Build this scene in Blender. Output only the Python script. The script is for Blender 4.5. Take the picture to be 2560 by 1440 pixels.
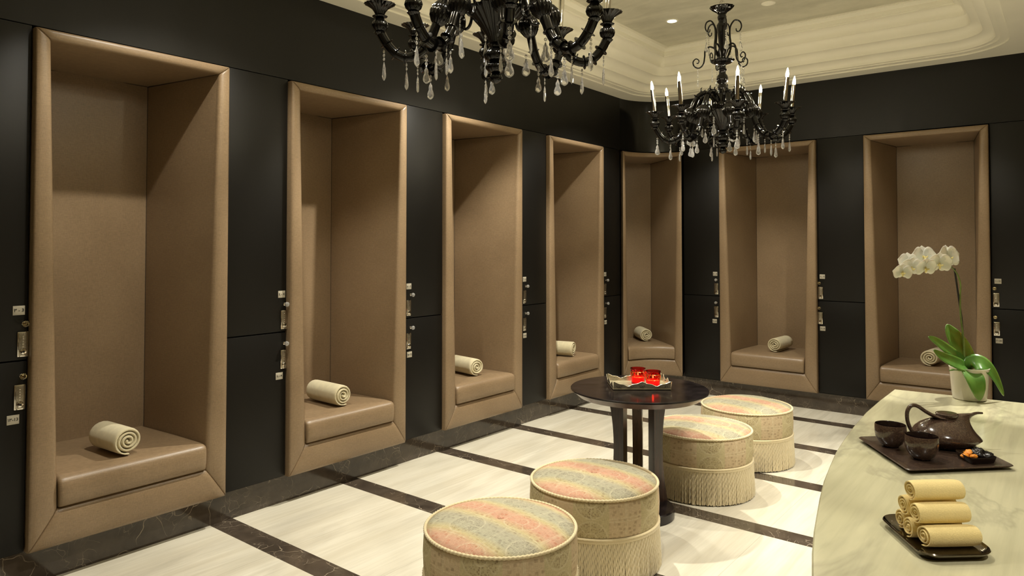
import bpy, bmesh, math, random
from mathutils import Vector, Matrix
from math import sin, cos, pi, sqrt, atan2, radians, hypot
random.seed(7)
for o in list(bpy.data.objects): bpy.data.objects.remove(o, do_unlink=True)
SC = bpy.context.scene
COL = SC.collection

# ------------------------------------------------------------------ camera, world, exposure
CX, CZ, YAW, PITCH, FPX, PY = 3.6469, 1.5397, -0.6718, 0.0234, 1754.27, 572.93
cd = bpy.data.cameras.new('camera'); cam = bpy.data.objects.new('camera', cd); COL.objects.link(cam)
cam.location = (CX, 0, CZ)
cam.rotation_euler = (pi/2 + PITCH, 0, -YAW)
cd.sensor_fit = 'HORIZONTAL'; cd.sensor_width = 36.0; cd.lens = FPX/2560*36.0
cd.shift_y = -(720-PY)/2560
cd.clip_start = 0.02
SC.camera = cam
w = bpy.data.worlds.new('world'); SC.world = w; w.use_nodes = True
w.node_tree.nodes['Background'].inputs[0].default_value = (0.9, 0.8, 0.6, 1)
w.node_tree.nodes['Background'].inputs[1].default_value = 0.05
vs = SC.view_settings; vs.view_transform = 'Standard'; vs.look = 'None'; vs.gamma = 1; vs.exposure = 0.0
try: vs.use_curve_mapping = False
except Exception: pass
WARM = (1.0, 0.95, 0.83)
SPOT_W, BULB_STR = 178.0, 300.0

# ------------------------------------------------------------------ node helpers
class NT:
    def __init__(s, name):
        s.m = bpy.data.materials.new(name); s.m.use_nodes = True; s.t = s.m.node_tree
        s.b = s.t.nodes['Principled BSDF']
    def n(s, typ, ins=None, **props):
        nd = s.t.nodes.new(typ)
        for k, v in props.items(): setattr(nd, k, v)
        if ins:
            for k, v in ins.items():
                sk = nd.inputs[k]
                if isinstance(v, bpy.types.NodeSocket): s.t.links.new(v, sk)
                else: sk.default_value = v
        return nd
    def M(s, op, a, b=None, c=None, clamp=False):
        ins = {0: a}
        if b is not None: ins[1] = b
        if c is not None: ins[2] = c
        nd = s.n('ShaderNodeMath', ins, operation=op); nd.use_clamp = clamp
        return nd.outputs[0]
    def coord(s, kind='Object'): return s.n('ShaderNodeTexCoord').outputs[kind]
    def mapping(s, v, sc=(1,1,1), rot=(0,0,0), loc=(0,0,0)):
        return s.n('ShaderNodeMapping', {'Vector': v, 'Scale': sc, 'Rotation': rot, 'Location': loc}).outputs[0]
    def noise(s, v, scale, detail=3, rough=.5, dist=0, out='Fac'):
        return s.n('ShaderNodeTexNoise', {'Vector': v, 'Scale': scale, 'Detail': detail, 'Roughness': rough, 'Distortion': dist}).outputs[out]
    def ramp(s, f, stops, interp='LINEAR'):
        nd = s.n('ShaderNodeValToRGB', {'Fac': f}); cr = nd.color_ramp; cr.interpolation = interp
        while len(cr.elements) < len(stops): cr.elements.new(0.5)
        for e, (p, c) in zip(cr.elements, stops):
            e.position = p; e.color = (c[0], c[1], c[2], 1) if hasattr(c, '__len__') else (c, c, c, 1)
        return nd.outputs[0]
    def mix(s, f, a, b, mode='MIX'):
        nd = s.n('ShaderNodeMix', None, data_type='RGBA', blend_type=mode)
        for k, v in ((0, f), (6, a), (7, b)):
            sk = nd.inputs[k]
            if isinstance(v, bpy.types.NodeSocket): s.t.links.new(v, sk)
            else: sk.default_value = (v[0], v[1], v[2], 1) if hasattr(v, '__len__') else v
        return nd.outputs[2]
    def bump(s, h, strength=.3, dist=.01):
        return s.n('ShaderNodeBump', {'Height': h, 'Strength': strength, 'Distance': dist}).outputs[0]
    def set(s, **kw):
        for k, v in kw.items():
            k = {'color': 'Base Color', 'rough': 'Roughness', 'metal': 'Metallic', 'normal': 'Normal', 'ior': 'IOR',
                 'trans': 'Transmission Weight', 'coat': 'Coat Weight', 'coatr': 'Coat Roughness', 'spec': 'Specular IOR Level',
                 'emit': 'Emission Color', 'estr': 'Emission Strength', 'sss': 'Subsurface Weight', 'sheen': 'Sheen Weight'}[k]
            sk = s.b.inputs[k]
            if isinstance(v, bpy.types.NodeSocket): s.t.links.new(v, sk)
            elif hasattr(v, '__len__') and len(v) == 3 and k != 'Normal': sk.default_value = (*v, 1)
            else: sk.default_value = v
        return s.m

def sr(r, g, b):
    f = lambda c: (c/255/12.92) if c/255 <= .04045 else ((c/255+.055)/1.055)**2.4
    return (f(r), f(g), f(b))

def mat_simple(name, color, rough=.5, metal=0, nscale=40, namp=.12, bump=0, **kw):
    t = NT(name); c = t.coord(); nz = t.noise(c, nscale)
    lo = tuple(max(0, x*(1-namp)) for x in color); hi = tuple(min(1, x*(1+namp)) for x in color)
    col = t.ramp(nz, [(.3, lo), (.7, hi)])
    t.set(color=col, rough=rough, metal=metal, **kw)
    if bump: t.set(normal=t.bump(nz, bump, .003))
    return t.m

# leather: woven tan vinyl
def mk_leather():
    t = NT('tan_leather'); c = t.coord()
    big = t.noise(c, 2.2, 3); fine = t.noise(t.mapping(c, (1, 1, 1)), 260, 2)
    wv = t.noise(t.mapping(c, (40, 40, 420)), 1, 2)
    wh = t.noise(t.mapping(c, (420, 420, 60)), 1, 2)
    mixw = t.M('ADD', t.M('MULTIPLY', wv, .5), t.M('MULTIPLY', wh, .5))
    base = t.ramp(big, [(.3, (.228, .155, .088)), (.7, (.280, .195, .113))])
    col = t.mix(.5, base, t.ramp(mixw, [(.35, (.60, .60, .60)), (.65, (1.25, 1.25, 1.25))]), 'MULTIPLY')
    t.set(color=col, rough=.36, normal=t.bump(mixw, .25, .002), spec=.5)
    return t.m
LEATHER = mk_leather()
SEAM = mat_simple('leather_seam', (.03, .02, .012), .8)
def mk_black():
    t = NT('black_lacquer'); c = t.coord()
    g = t.noise(t.mapping(c, (500, 500, 30)), 1, 2)
    g2 = t.noise(t.mapping(c, (40, 40, 600)), 1, 2)
    s = t.M('ADD', t.M('MULTIPLY', g, .5), t.M('MULTIPLY', g2, .5))
    t.set(color=t.ramp(s, [(.3, (.0045, .004, .003)), (.7, (.0075, .0065, .005))]), rough=.42, spec=.28,
          normal=t.bump(s, .06, .001))
    return t.m
BLACK = mk_black()
GLOSSB = mat_simple('gloss_black', (.005, .0045, .0035), .16, 0, 12, .2, spec=.4)
def mk_darkmarble(name, rough=.12):
    t = NT(name); c = t.coord()
    wob = t.noise(c, 5, 3, out='Color')
    v = t.n('ShaderNodeVectorMath', {0: c, 1: t.n('ShaderNodeVectorMath', {0: wob, 'Scale': .22}, operation='SCALE').outputs[0]}, operation='ADD').outputs[0]
    d1 = t.n('ShaderNodeTexVoronoi', {'Vector': v, 'Scale': 7.5}, feature='DISTANCE_TO_EDGE').outputs[0]
    d2 = t.n('ShaderNodeTexVoronoi', {'Vector': v, 'Scale': 19}, feature='DISTANCE_TO_EDGE').outputs[0]
    msk = t.ramp(t.noise(c, 6, 2), [(.48, 0.0), (.62, 1.0)]); msk2 = t.ramp(t.noise(t.mapping(c, (1,1,1), (0,0,0), (3,7,1)), 9, 2), [(.5, 0.0), (.66, .7)])
    v1 = t.M('MULTIPLY', t.ramp(d1, [(0.0, 1.0), (.013, 0.0)]), msk)
    v2 = t.M('MULTIPLY', t.ramp(d2, [(0.0, 1.0), (.019, 0.0)]), msk2)
    vein = t.M('MAXIMUM', v1, v2)
    base = t.ramp(t.noise(c, 9, 5, .65), [(.3, (.040, .030, .022)), (.7, (.088, .068, .050))])
    t.set(color=t.mix(vein, base, (.46, .38, .28)), rough=rough, spec=.6)
    return t.m
DARKMARB = mk_darkmarble('brown_marble')
def mk_lightmarble(name, rough, lo, hi, streak, rot=0, seam=True, sc=1.0):
    t = NT(name); c = t.coord()
    m = t.mapping(c, (9*sc, .7*sc, 1), (0, 0, rot))
    n1 = t.noise(m, 1.0, 6, .62, .6)
    n2 = t.noise(t.mapping(c, (60*sc, 2.5*sc, 1), (0, 0, rot)), 1.0, 3, .6)
    n3 = t.noise(t.mapping(c, (2.6*sc, .45*sc, 1), (0, 0, rot), (2, 5, 0)), 1.0, 5, .6, 1.2)
    base = t.ramp(n1, [(.3, lo), (.68, hi)])
    base = t.mix(t.M('MULTIPLY', t.ramp(n2, [(.42, 0.0), (.75, 1.0)]), .22), base, streak)
    base = t.mix(t.M('MULTIPLY', t.ramp(n3, [(.52, 0.0), (.66, 1.0)]), .5 if not seam else .4), base, streak)
    if not seam:
        n4 = t.noise(t.mapping(c, (2.2, .8, 1), (0, 0, rot), (4, 1, 0)), 1.3, 5, .6, .8)
        vn = t.M('SUBTRACT', 1.0, t.M('DIVIDE', t.M('ABSOLUTE', t.M('SUBTRACT', n4, .5)), .035), clamp=True)
        base = t.mix(t.M('MULTIPLY', vn, .28), base, streak)
    if seam:
        x = t.n('ShaderNodeSeparateXYZ', {0: c}).outputs[0]
        fx = t.M('ABSOLUTE', t.M('SUBTRACT', t.M('FRACT', t.M('DIVIDE', t.M('ADD', x, .10), .61)), .5))
        ln = t.M('GREATER_THAN', fx, .4982)
        base = t.mix(t.M('MULTIPLY', ln, .45), base, (.25, .2, .13))
    t.set(color=base, rough=rough, spec=.5)
    return t.m
FLOORM = mk_lightmarble('cream_limestone', .22, (.60, .55, .43), (.74, .70, .58), (.42, .38, .30))
COUNTM = mk_lightmarble('counter_marble', .16, (.53, .50, .32), (.67, .63, .42), (.22, .205, .15), radians(14), False, .8)
PLASTER = mat_simple('cream_plaster', (.80, .77, .64), .75, nscale=3, namp=.03)
def mk_leaf():
    t = NT('silver_leaf'); c = t.coord()
    a = t.noise(t.mapping(c, (1.2, 3.5, 1), (0, 0, .5)), 1.2, 6, .6, 1.0); b = t.noise(c, 9, 4, .6)
    f = t.M('ADD', t.M('MULTIPLY', a, .75), t.M('MULTIPLY', b, .25))
    t.set(color=t.ramp(f, [(.30, (.50, .48, .37)), (.72, (.76, .73, .59))]), rough=.42, metal=.2)
    return t.m
LEAF = mk_leaf()
BEIGEW = mat_simple('beige_wall', (.38, .31, .2), .8, nscale=4, namp=.05)
CHROME = mat_simple('chrome', (.75, .72, .66), .08, 1, namp=.03)
STEEL = mat_simple('brushed_steel', (.42, .38, .30), .35, 1, 200, .2)
DSTEEL = mat_simple('dark_steel', (.10, .09, .07), .35, .6)
PLATE = mat_simple('plate_silver', (.45, .41, .32), .45, .1, 60, .05)
INK = mat_simple('black_ink', (.012, .01, .008), .6)
BLKGLASS = mat_simple('black_glass', (.003, .0026, .0022), .10, 0, 20, .2, spec=.42)
def mk_glass(name, col=(1, 1, 1), rough=0.0, ior=1.52):
    t = NT(name); nz = t.noise(t.coord(), 4)
    t.set(color=t.mix(nz, tuple(x*.97 for x in col), col), rough=rough, trans=1.0, ior=ior, spec=.5)
    return t.m
CRYSTAL = mk_glass('crystal', (1, .99, .96)); CRYSTAL.node_tree.nodes['Principled BSDF'].inputs['Transmission Weight'].default_value = .84
GOLDCR = mk_glass('amber_crystal', (.95, .83, .5))
REDGL = mk_glass('red_glass', (.95, .03, .03), .02, 1.3)
def mk_emit(name, col, st):
    t = NT(name); nz = t.noise(t.coord(), 10)
    t.set(color=t.mix(nz, col, tuple(x*.95 for x in col)), emit=col, estr=st, rough=.4); return t.m
BULB = mk_emit('lit_bulb', (1, .88, .62), BULB_STR)
LAMP = mk_emit('lamp_disc', (1, .93, .78), 25)
WOOD = mat_simple('dark_wood', (.030, .014, .009), .2, 0, 30, .35, spec=.5, coat=.2, coatr=.15)
def mk_wood():
    t = NT('espresso_wood'); c = t.coord()
    g = t.noise(t.mapping(c, (60, 60, 3)), 1, 4, .6)
    t.set(color=t.ramp(g, [(.3, (.020, .010, .007)), (.7, (.050, .023, .014))]), rough=.24, spec=.5, coat=.25, coatr=.12)
    return t.m
ESP = mk_wood()
TOP = mat_simple('espresso_top', (.011, .008, .008), .17, 0, 14, .5, spec=.5)
def mk_terry(name, col, bs=.8, dk=.78):
    t = NT(name); c = t.coord(); n = t.noise(c, 420, 3, .7); m = t.noise(c, 30, 3)
    lo = tuple(x*dk for x in col); k = t.ramp(t.M('ADD', t.M('MULTIPLY', n, .6), t.M('MULTIPLY', m, .4)), [(.35, lo), (.65, col)])
    t.set(color=k, rough=.95, normal=t.bump(t.M('ADD', n, t.M('MULTIPLY', m, .6)), bs, .005), spec=.1, sheen=.3); return t.m
TERRY = mk_terry('cream_terry', (.78, .69, .44))
TERRY2 = mk_terry('yellow_terry', (1.0, .80, .36), .35, .88)
def mk_ceramic(name, col, rough=.16):
    t = NT(name); c = t.coord(); n = t.noise(c, 260, 3, .7); m = t.noise(c, 14, 3)
    k = t.mix(t.ramp(n, [(.45, 0.0), (.62, .55)]), t.ramp(m, [(.3, tuple(x*.75 for x in col)), (.7, col)]), (.13, .085, .05))
    t.set(color=k, rough=rough, spec=.5, coat=.4, coatr=.06); return t.m
CERAM = mk_ceramic('brown_speckled_glaze', (.062, .036, .026))
CERIN = mat_simple('dark_glaze', (.012, .006, .005), .1)
TRAYM = mk_ceramic('tray_glaze', (.045, .026, .020), .28)
DARKCH = mat_simple('dark_chrome', (.22, .19, .15), .12, 1, namp=.1)
SILVER = mat_simple('silver_tray', (.66, .60, .42), .26, .75, 60, .12)
ROPE = mk_terry('rope_cord', (.74, .62, .38), .3, .88)
FRINGE = mk_terry('fringe_cord', (.74, .63, .40), .3, .9)
WAX = mk_emit('glowing_wax', (1, .07, .06), .9)
APRI = mat_simple('dried_apricot', (.85, .30, .03), .45, 0, 60, .2, .4, sss=.1)
PRUNE = mat_simple('dried_prune', (.006, .004, .005), .25, 0, 60, .4, .8)
LEAFG = None
def mk_green():
    t = NT('orchid_leaf'); c = t.coord()
    n = t.noise(c, 18, 3)
    t.set(color=t.ramp(n, [(.3, (.055, .17, .02)), (.7, (.12, .28, .045))]), rough=.3, spec=.5, sss=.05); return t.m
LEAFG = mk_green()
STEMG = mat_simple('green_stem', (.16, .22, .05), .5, 0, 40, .3)
STAKE = mat_simple('dark_stake', (.015, .012, .01), .5)
PETAL = mat_simple('white_petal', (.88, .86, .76), .55, 0, 12, .03, sss=.15)
LIPM = mat_simple('yellow_lip', (.86, .74, .30), .5)
POTM = mat_simple('white_pot', (.62, .58, .48), .25, .15, 10, .1)
MOSS = mat_simple('moss', (.12, .10, .05), .9, 0, 80, .5, .6)

def mk_fabric(name, side):
    t = NT(name); c = t.coord(); sp = t.n('ShaderNodeSeparateXYZ', {0: c}); X, Y, Z = sp.outputs
    if side:
        u = t.M('MULTIPLY', t.M('ARCTAN2', Y, X), .315/.165); v = t.M('DIVIDE', t.M('SUBTRACT', Z, .215), .171); v0 = Z
    else:
        u = t.M('DIVIDE', t.M('ADD', X, .045), .155); v = t.M('DIVIDE', t.M('ADD', Y, .145), .155); v0 = Y
    ru = t.M('FLOOR', t.M('ADD', u, .5)); rv = t.M('FLOOR', t.M('ADD', v, .5))
    du = t.M('SUBTRACT', u, ru); dv = t.M('SUBTRACT', v, rv)
    rc = t.M('SQRT', t.M('ADD', t.M('MULTIPLY', du, du), t.M('MULTIPLY', dv, dv)))
    th = t.M('ARCTAN2', dv, du)
    par = t.M('LESS_THAN', t.M('MODULO', t.M('ABSOLUTE', ru if side else t.M('ADD', ru, rv)), 2.0), .5)
    def line(e, w): return t.M('SUBTRACT', 1.0, t.M('DIVIDE', t.M('ABSOLUTE', e), w), clamp=True)
    inside = t.M('MULTIPLY', t.M('LESS_THAN', rc, .46), par)
    spokes = line(t.M('SINE', t.M('MULTIPLY', th, 4.0)), .22)
    ln = t.M('MAXIMUM', line(t.M('SUBTRACT', rc, .46), .035), t.M('MAXIMUM', line(t.M('SUBTRACT', rc, .17), .03), t.M('MULTIPLY', spokes, t.M('LESS_THAN', rc, .46))))
    ln = t.M('MAXIMUM', t.M('MULTIPLY', ln, par), t.M('MULTIPLY', t.M('SUBTRACT', 1.0, par), t.M('MAXIMUM', line(t.M('SUBTRACT', t.M('ABSOLUTE', du), .02), .02), line(t.M('SUBTRACT', t.M('ABSOLUTE', dv), .46), .03))))
    uv = t.n('ShaderNodeCombineXYZ', {0: u, 1: v, 2: 0.0}).outputs[0]
    vo = t.n('ShaderNodeTexVoronoi', {'Vector': uv, 'Scale': 19.0, 'Randomness': .8}).outputs[0]
    fleck = t.ramp(vo, [(.30, 1.0), (.50, .15)])
    vb = t.n('ShaderNodeTexVoronoi', {'Vector': t.mapping(uv, (1, 1.3, 1)), 'Scale': 6.5, 'Randomness': .55}, distance='CHEBYCHEV').outputs[0]
    rag = t.noise(c, 60, 3, .7)
    blot = t.M('MULTIPLY', t.ramp(t.M('ADD', vb, t.M('MULTIPLY', rag, .25)), [(.34, 1.0), (.46, 0.0)]), t.M('SUBTRACT', 1.0, par))
    wear = t.ramp(t.noise(c, 22, 5, .75), [(.34, .15), (.64, 1.0)])
    dark = t.M('MULTIPLY', t.M('MAXIMUM', t.M('MULTIPLY', t.M('MULTIPLY', inside, fleck), .72), t.M('MULTIPLY', blot, .50)), wear)
    if side:
        band = t.mix(t.M('MULTIPLY', t.M('SUBTRACT', 1.0, par), .6), sr(196, 184, 150), sr(208, 184, 160))
        dk = sr(122, 100, 74); lc = sr(224, 216, 188)
    else:
        b = t.M('FRACT', t.M('ADD', t.M('MULTIPLY', v0, 3.4), t.M('ADD', .97, t.M('MULTIPLY', t.noise(c, 7, 3), .10))))
        band = t.ramp(b, [(0, sr(216,172,152)), (.17, sr(218,178,156)), (.30, sr(208,194,154)), (.42, sr(190,187,168)), (.68, sr(188,183,166)), (.82, sr(208,194,156)), (1, sr(216,172,152))])
        dk = t.ramp(b, [(0, sr(200,118,90)), (.15, sr(200,118,90)), (.32, sr(150,132,92)), (.45, sr(118,112,106)), (.72, sr(118,110,100)), (1, sr(200,118,90))]); lc = sr(228, 220, 196)
    col = t.mix(dark, band, dk); col = t.mix(t.M('MULTIPLY', ln, t.M('MULTIPLY', wear, .60)), col, lc)
    thr = t.noise(t.mapping(c, (900, 900, 60) if side else (60, 900, 60), (0, 0, .0)), 1, 2)
    thr2 = t.noise(t.mapping(c, (60, 60, 900) if side else (900, 60, 60)), 1, 2)
    tt = t.M('ADD', t.M('MULTIPLY', thr, .5), t.M('MULTIPLY', thr2, .5))
    col = t.mix(.6, col, t.ramp(tt, [(.35, (.6, .6, .6)), (.65, (1.25, 1.25, 1.25))]), 'MULTIPLY')
    col = t.mix(1.0, col, (.93, .90, .80) if side else (.78, .76, .68), 'MULTIPLY')
    t.set(color=col, rough=.9, spec=.15, normal=t.bump(tt, .4, .002)); return t.m
FABTOP = mk_fabric('faded_rug_fabric_top', False); FABSIDE = mk_fabric('faded_rug_fabric_side', True)

# ------------------------------------------------------------------ mesh helpers
class MB:
    def __init__(s): s.v = []; s.f = []; s.mi = []
    def add(s, verts, faces, mi=0):
        o = len(s.v); s.v += [tuple(p) for p in verts]; s.f += [[i+o for i in f] for f in faces]; s.mi += [mi]*len(faces)
    def box(s, x0, x1, y0, y1, z0, z1, mi=0):
        s.add([(x0,y0,z0),(x1,y0,z0),(x1,y1,z0),(x0,y1,z0),(x0,y0,z1),(x1,y0,z1),(x1,y1,z1),(x0,y1,z1)],
              [[0,3,2,1],[4,5,6,7],[0,1,5,4],[1,2,6,5],[2,3,7,6],[3,0,4,7]], mi)
    def grid(s, rows, mi=0, cu=False, cv=False):
        nr, nc = len(rows), len(rows[0]); vs = [p for r in rows for p in r]; fs = []
        for i in range(nr if cu else nr-1):
            for j in range(nc if cv else nc-1):
                a = i*nc+j; b = i*nc+(j+1) % nc; c = ((i+1) % nr)*nc+(j+1) % nc; d = ((i+1) % nr)*nc+j
                fs.append([a, b, c, d])
        s.add(vs, fs, mi)
    def cap(s, ring, mi=0): s.add(ring, [list(range(len(ring)))], mi)
    def lathe(s, prof, seg=32, c=(0, 0, 0), ribs=0, amp=0, mi=0, M=None, caps=True):
        rows = []
        for r, z in prof:
            ring = []
            for k in range(seg):
                a = 2*pi*k/seg; rr = r*(1+amp*cos(ribs*a)) if ribs else r
                p = Vector((rr*cos(a), rr*sin(a), z))
                if M is not None: p = M @ p
                ring.append((p[0]+c[0], p[1]+c[1], p[2]+c[2]))
            rows.append(ring)
        s.grid(rows, mi, cv=True)
        if caps:
            if prof[0][0] > 1e-4: s.cap(rows[0][::-1], mi)
            if prof[-1][0] > 1e-4: s.cap(rows[-1], mi)
    def tube(s, path, rad, seg=8, mi=0, closed=False, sx=1.0, up=None):
        P = [Vector(p) for p in path]; n = len(P); rows = []
        prev = None
        for i in range(n):
            t = (P[(i+1) % n]-P[i-1]) if closed else (P[min(i+1, n-1)]-P[max(i-1, 0)])
            t.normalize()
            if up is not None: a = Vector(up) - t*t.dot(Vector(up))
            elif prev is None:
                a = Vector((0, 0, 1)) if abs(t.z) < .9 else Vector((1, 0, 0)); a = a-t*t.dot(a)
            else: a = prev-t*t.dot(prev)
            a.normalize(); prev = a; b = t.cross(a)
            r = rad(i/(n-1)) if callable(rad) else (rad[i] if hasattr(rad, '__len__') else rad)
            rows.append([tuple(P[i]+a*(r*cos(2*pi*k/seg))+b*(r*sx*sin(2*pi*k/seg))) for k in range(seg)])
        s.grid(rows, mi, cu=closed, cv=True)
        if not closed: s.cap(rows[0][::-1], mi); s.cap(rows[-1], mi)
    def build(s, name, mats, parent=None, smooth=35, fixn=True):
        me = bpy.data.meshes.new(name); me.from_pydata(s.v, [], s.f)
        mats = mats if isinstance(mats, (list, tuple)) else [mats]
        for m in mats: me.materials.append(m)
        if any(s.mi): me.polygons.foreach_set('material_index', s.mi)
        if fixn:
            bm = bmesh.new(); bm.from_mesh(me)
            bmesh.ops.remove_doubles(bm, verts=bm.verts, dist=1e-6)
            bmesh.ops.recalc_face_normals(bm, faces=bm.faces); bm.to_mesh(me); bm.free()
        if smooth:
            me.polygons.foreach_set('use_smooth', [True]*len(me.polygons))
            me.set_sharp_from_angle(angle=radians(smooth))
        me.update()
        o = bpy.data.objects.new(name, me); COL.objects.link(o)
        if parent: o.parent = parent
        return o

def spline(pts, n=8):
    P = [Vector(p) for p in pts]; out = []
    for i in range(len(P)-1):
        p0 = P[max(i-1, 0)]; p1 = P[i]; p2 = P[i+1]; p3 = P[min(i+2, len(P)-1)]
        for k in range(n):
            t = k/n
            out.append(.5*((2*p1)+(p2-p0)*t+(2*p0-5*p1+4*p2-p3)*t*t+(3*p1-p0-3*p2+p3)*t**3))
    out.append(P[-1]); return out
def tag(o, label=None, cat=None, group=None, kind=None):
    if label: o['label'] = label
    if cat: o['category'] = cat
    if group: o['group'] = group
    if kind: o['kind'] = kind
    return o
def empty(name, loc=(0, 0, 0), rz=0):
    o = bpy.data.objects.new(name, None); COL.objects.link(o); o.location = loc; o.rotation_euler = (0, 0, rz); o.empty_display_size = .05
    return o
def struct(o): o['kind'] = 'structure'; return o
def copy_tree(o, parent=None):
    c = o.copy(); COL.objects.link(c)
    if parent is not None: c.parent = parent
    for ch in o.children: copy_tree(ch, c)
    return c
def rbox(mb, x0, x1, y0, y1, z0, z1, b, mi=0):
    """box with bevelled edges"""
    bm = bmesh.new(); bmesh.ops.create_cube(bm, size=1)
    for v in bm.verts: v.co = Vector(((x0+x1)/2+v.co.x*(x1-x0), (y0+y1)/2+v.co.y*(y1-y0), (z0+z1)/2+v.co.z*(z1-z0)))
    bmesh.ops.bevel(bm, geom=bm.edges[:], offset=b, segments=2, affect='EDGES', profile=.5)
    bm.verts.index_update(); mb.add([v.co[:] for v in bm.verts], [[v.index for v in f.verts] for f in bm.faces], mi); bm.free()

# ------------------------------------------------------------------ dimensions
YB = 6.898; RC = 0.45; W = 0.935; Y1 = 1.1294; PS = 1.334; X1 = 0.8524; PR = 1.3475
ZT, ZB = 2.5323, 0.165; ZI, ZIB = 2.484, 0.335
PF = 0.035                      # wall panels stand this far behind the alcove frames
ZC = 3.087; ZP = 3.50
XR, YF = 6.0, -2.2              # right wall, wall behind the camera
nichesL = [Y1+i*PS for i in range(4)]; nichesR = [X1+i*PR for i in range(2)]

# ------------------------------------------------------------------ floor
mb = MB()
ST = [2.015+.8837*k for k in range(-4, 6)]; SW = .135
ys = [YF]
for s_ in ST:
    if s_ > YF: ys += [s_, s_+SW]
ys.append(YB+.075)
for i in range(len(ys)-1):
    y0, y1 = ys[i], min(ys[i+1], YB+.075)
    if y1 <= y0: continue
    mb.add([(-.078, y0, 0), (XR, y0, 0), (XR, y1, 0), (-.078, y1, 0)], [[0, 1, 2, 3]], i % 2)
mb.add([(-.078, YF, 0), (XR, YF, 0), (XR, YB+.075, 0), (-.078, YB+.075, 0), (-.078, YF, -.1), (XR, YF, -.1), (XR, YB+.075, -.1), (-.078, YB+.075, -.1)],
       [[4, 5, 6, 7], [0, 4, 5, 1], [1, 5, 6, 2], [2, 6, 7, 3], [3, 7, 4, 0]], 0)
struct(mb.build('floor', [FLOORM, DARKMARB], smooth=0, fixn=False))

# ------------------------------------------------------------------ walls
def arc(R, n=24):   # quarter circle of the concave corner, from left wall to back wall
    c = (RC, YB-RC)
    return [(c[0]+R*cos(pi-pi/2*k/n), c[1]+R*sin(pi-pi/2*k/n)) for k in range(n+1)]
def slab(name, x0, x1, y0, y1, z0, z1, m, mb=None):
    b = mb or MB(); b.box(x0, x1, y0, y1, z0, z1); return b
# left wall: fascia above the alcoves, piers behind the locker doors, shell behind
mb = MB(); mb.box(-.95, -PF, YF, YB-RC, ZT+.012, ZC+.1)
mb.box(-.95, -.85, YF, YB-RC, -.1, ZT+.012)
edges = [YF]+[v for y in nichesL for v in (y-.004, y+W+.004)]+[YB-RC]
for i in range(0, len(edges), 2): mb.box(-.85, -PF-.024, edges[i], edges[i+1], .161, ZT+.012)
struct(mb.build('wall_left', BLACK, smooth=0, fixn=False))
mb = MB(); XE = XR
mb.box(RC, XE, YB+PF, YB+.95, ZT+.012, ZC+.1); mb.box(RC, XE, YB+.85, YB+.95, -.1, ZT+.012)
edges = [RC]+[v for x in nichesR for v in (x-.004, x+W+.004)]+[XE]
for i in range(0, len(edges), 2): mb.box(edges[i], edges[i+1], YB+PF+.024, YB+.85, .161, ZT+.012)
struct(mb.build('wall_back', BLACK, smooth=0, fixn=False))
# curved corner fascia
mb = MB(); a = arc(RC+PF); far = [(-.95, YB-RC), (-.95, YB+.95), (RC, YB+.95)]
rows = [[(x, y, z) for x, y in a] for z in (ZT+.012, ZC+.1)]
mb.grid(rows)
n = len(a)
mb.cap([(x, y, ZT+.012) for x, y in a]+[(p[0], p[1], ZT+.012) for p in far[::-1]])
mb.box(-.97, -.95, YB-RC, YB+.97, -.1, ZC+.1); mb.box(-.95, RC, YB+.95, YB+.97, -.1, ZC+.1)
struct(mb.build('wall_corner', GLOSSB, smooth=40, fixn=False))
mb = MB(); mb.box(XR, XR+.1, YF, YB+.95, -.1, ZC+.1); struct(mb.build('wall_right', BEIGEW, smooth=0))
mb = MB(); mb.box(-.95, XR, YF-.1, YF, -.1, ZC+.1); struct(mb.build('wall_front', BEIGEW, smooth=0))

# marble plinths below the lockers
def plinth(name, pts, z1=.158):
    mb = MB(); inner = pts; 
    d = []
    for z in (0.0, z1): d.append([(x, y, z) for x, y in inner])
    mb.grid(d)
    return mb
mb = MB(); mb.box(-.30, -.078, YF, YB-RC, -.05, .160)
for yy in [.55+.8837*k for k in range(0, 7)]: pass
struct(mb.build('baseboard_left', DARKMARB, smooth=0))
mb = MB(); mb.box(RC, XR, YB+.075, YB+.30, -.05, .160); struct(mb.build('baseboard_back', DARKMARB, smooth=0))
mb = MB(); a1 = arc(RC+.077); a2 = arc(RC+.30)
mb.grid([[(x, y, -.05) for x, y in a1], [(x, y, .16) for x, y in a1], [(x, y, .16) for x, y in a2], [(x, y, -.05) for x, y in a2]])
struct(mb.build('baseboard_corner', DARKMARB))

# ------------------------------------------------------------------ ceiling: soffit, stepped cove, leafed panel
CXR, CYF = 3.47, -0.1
def rrect(d, r, n=10):
    x0, x1, y0, y1 = d, CXR-d, CYF+d, YB-d; r = max(r, .002); out = []
    for cx, cy, a0 in ((x1-r, y1-r, 0), (x0+r, y1-r, 90), (x0+r, y0+r, 180), (x1-r, y0+r, 270)):
        for k in range(n+1):
            a = radians(a0+90*k/n); out.append((cx+r*cos(a), cy+r*sin(a)))
    return out
steps = [(.150, ZC, .42), (.235, 3.105, .36), (.315, 3.175, .27), (.395, 3.255, .15), (.438, 3.34, .04), (.500, 3.42, .0), (.565, ZP, .0)]
prof = [(.150, ZC, .42), (.150, ZC+.012, .42), (.205, ZC+.014, .38), (.205, ZC+.024, .38), (.235, ZC+.024, .36)]
for k in range(1, 5):
    (d0, z0, r0), (d1, z1, r1) = steps[k], steps[k+1]
    prof.append((d0, z0+.020, r0))
    for j in range(1, 9):
        a = pi/2*j/8
        prof.append((d0+(d1-d0)*(1-cos(a)), z0+.020+(z1-z0-.020)*sin(a), r0+(r1-r0)*(1-cos(a))))
    prof.append((d1, z1, r1))
d, z, r = .500, 3.42, 0
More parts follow.
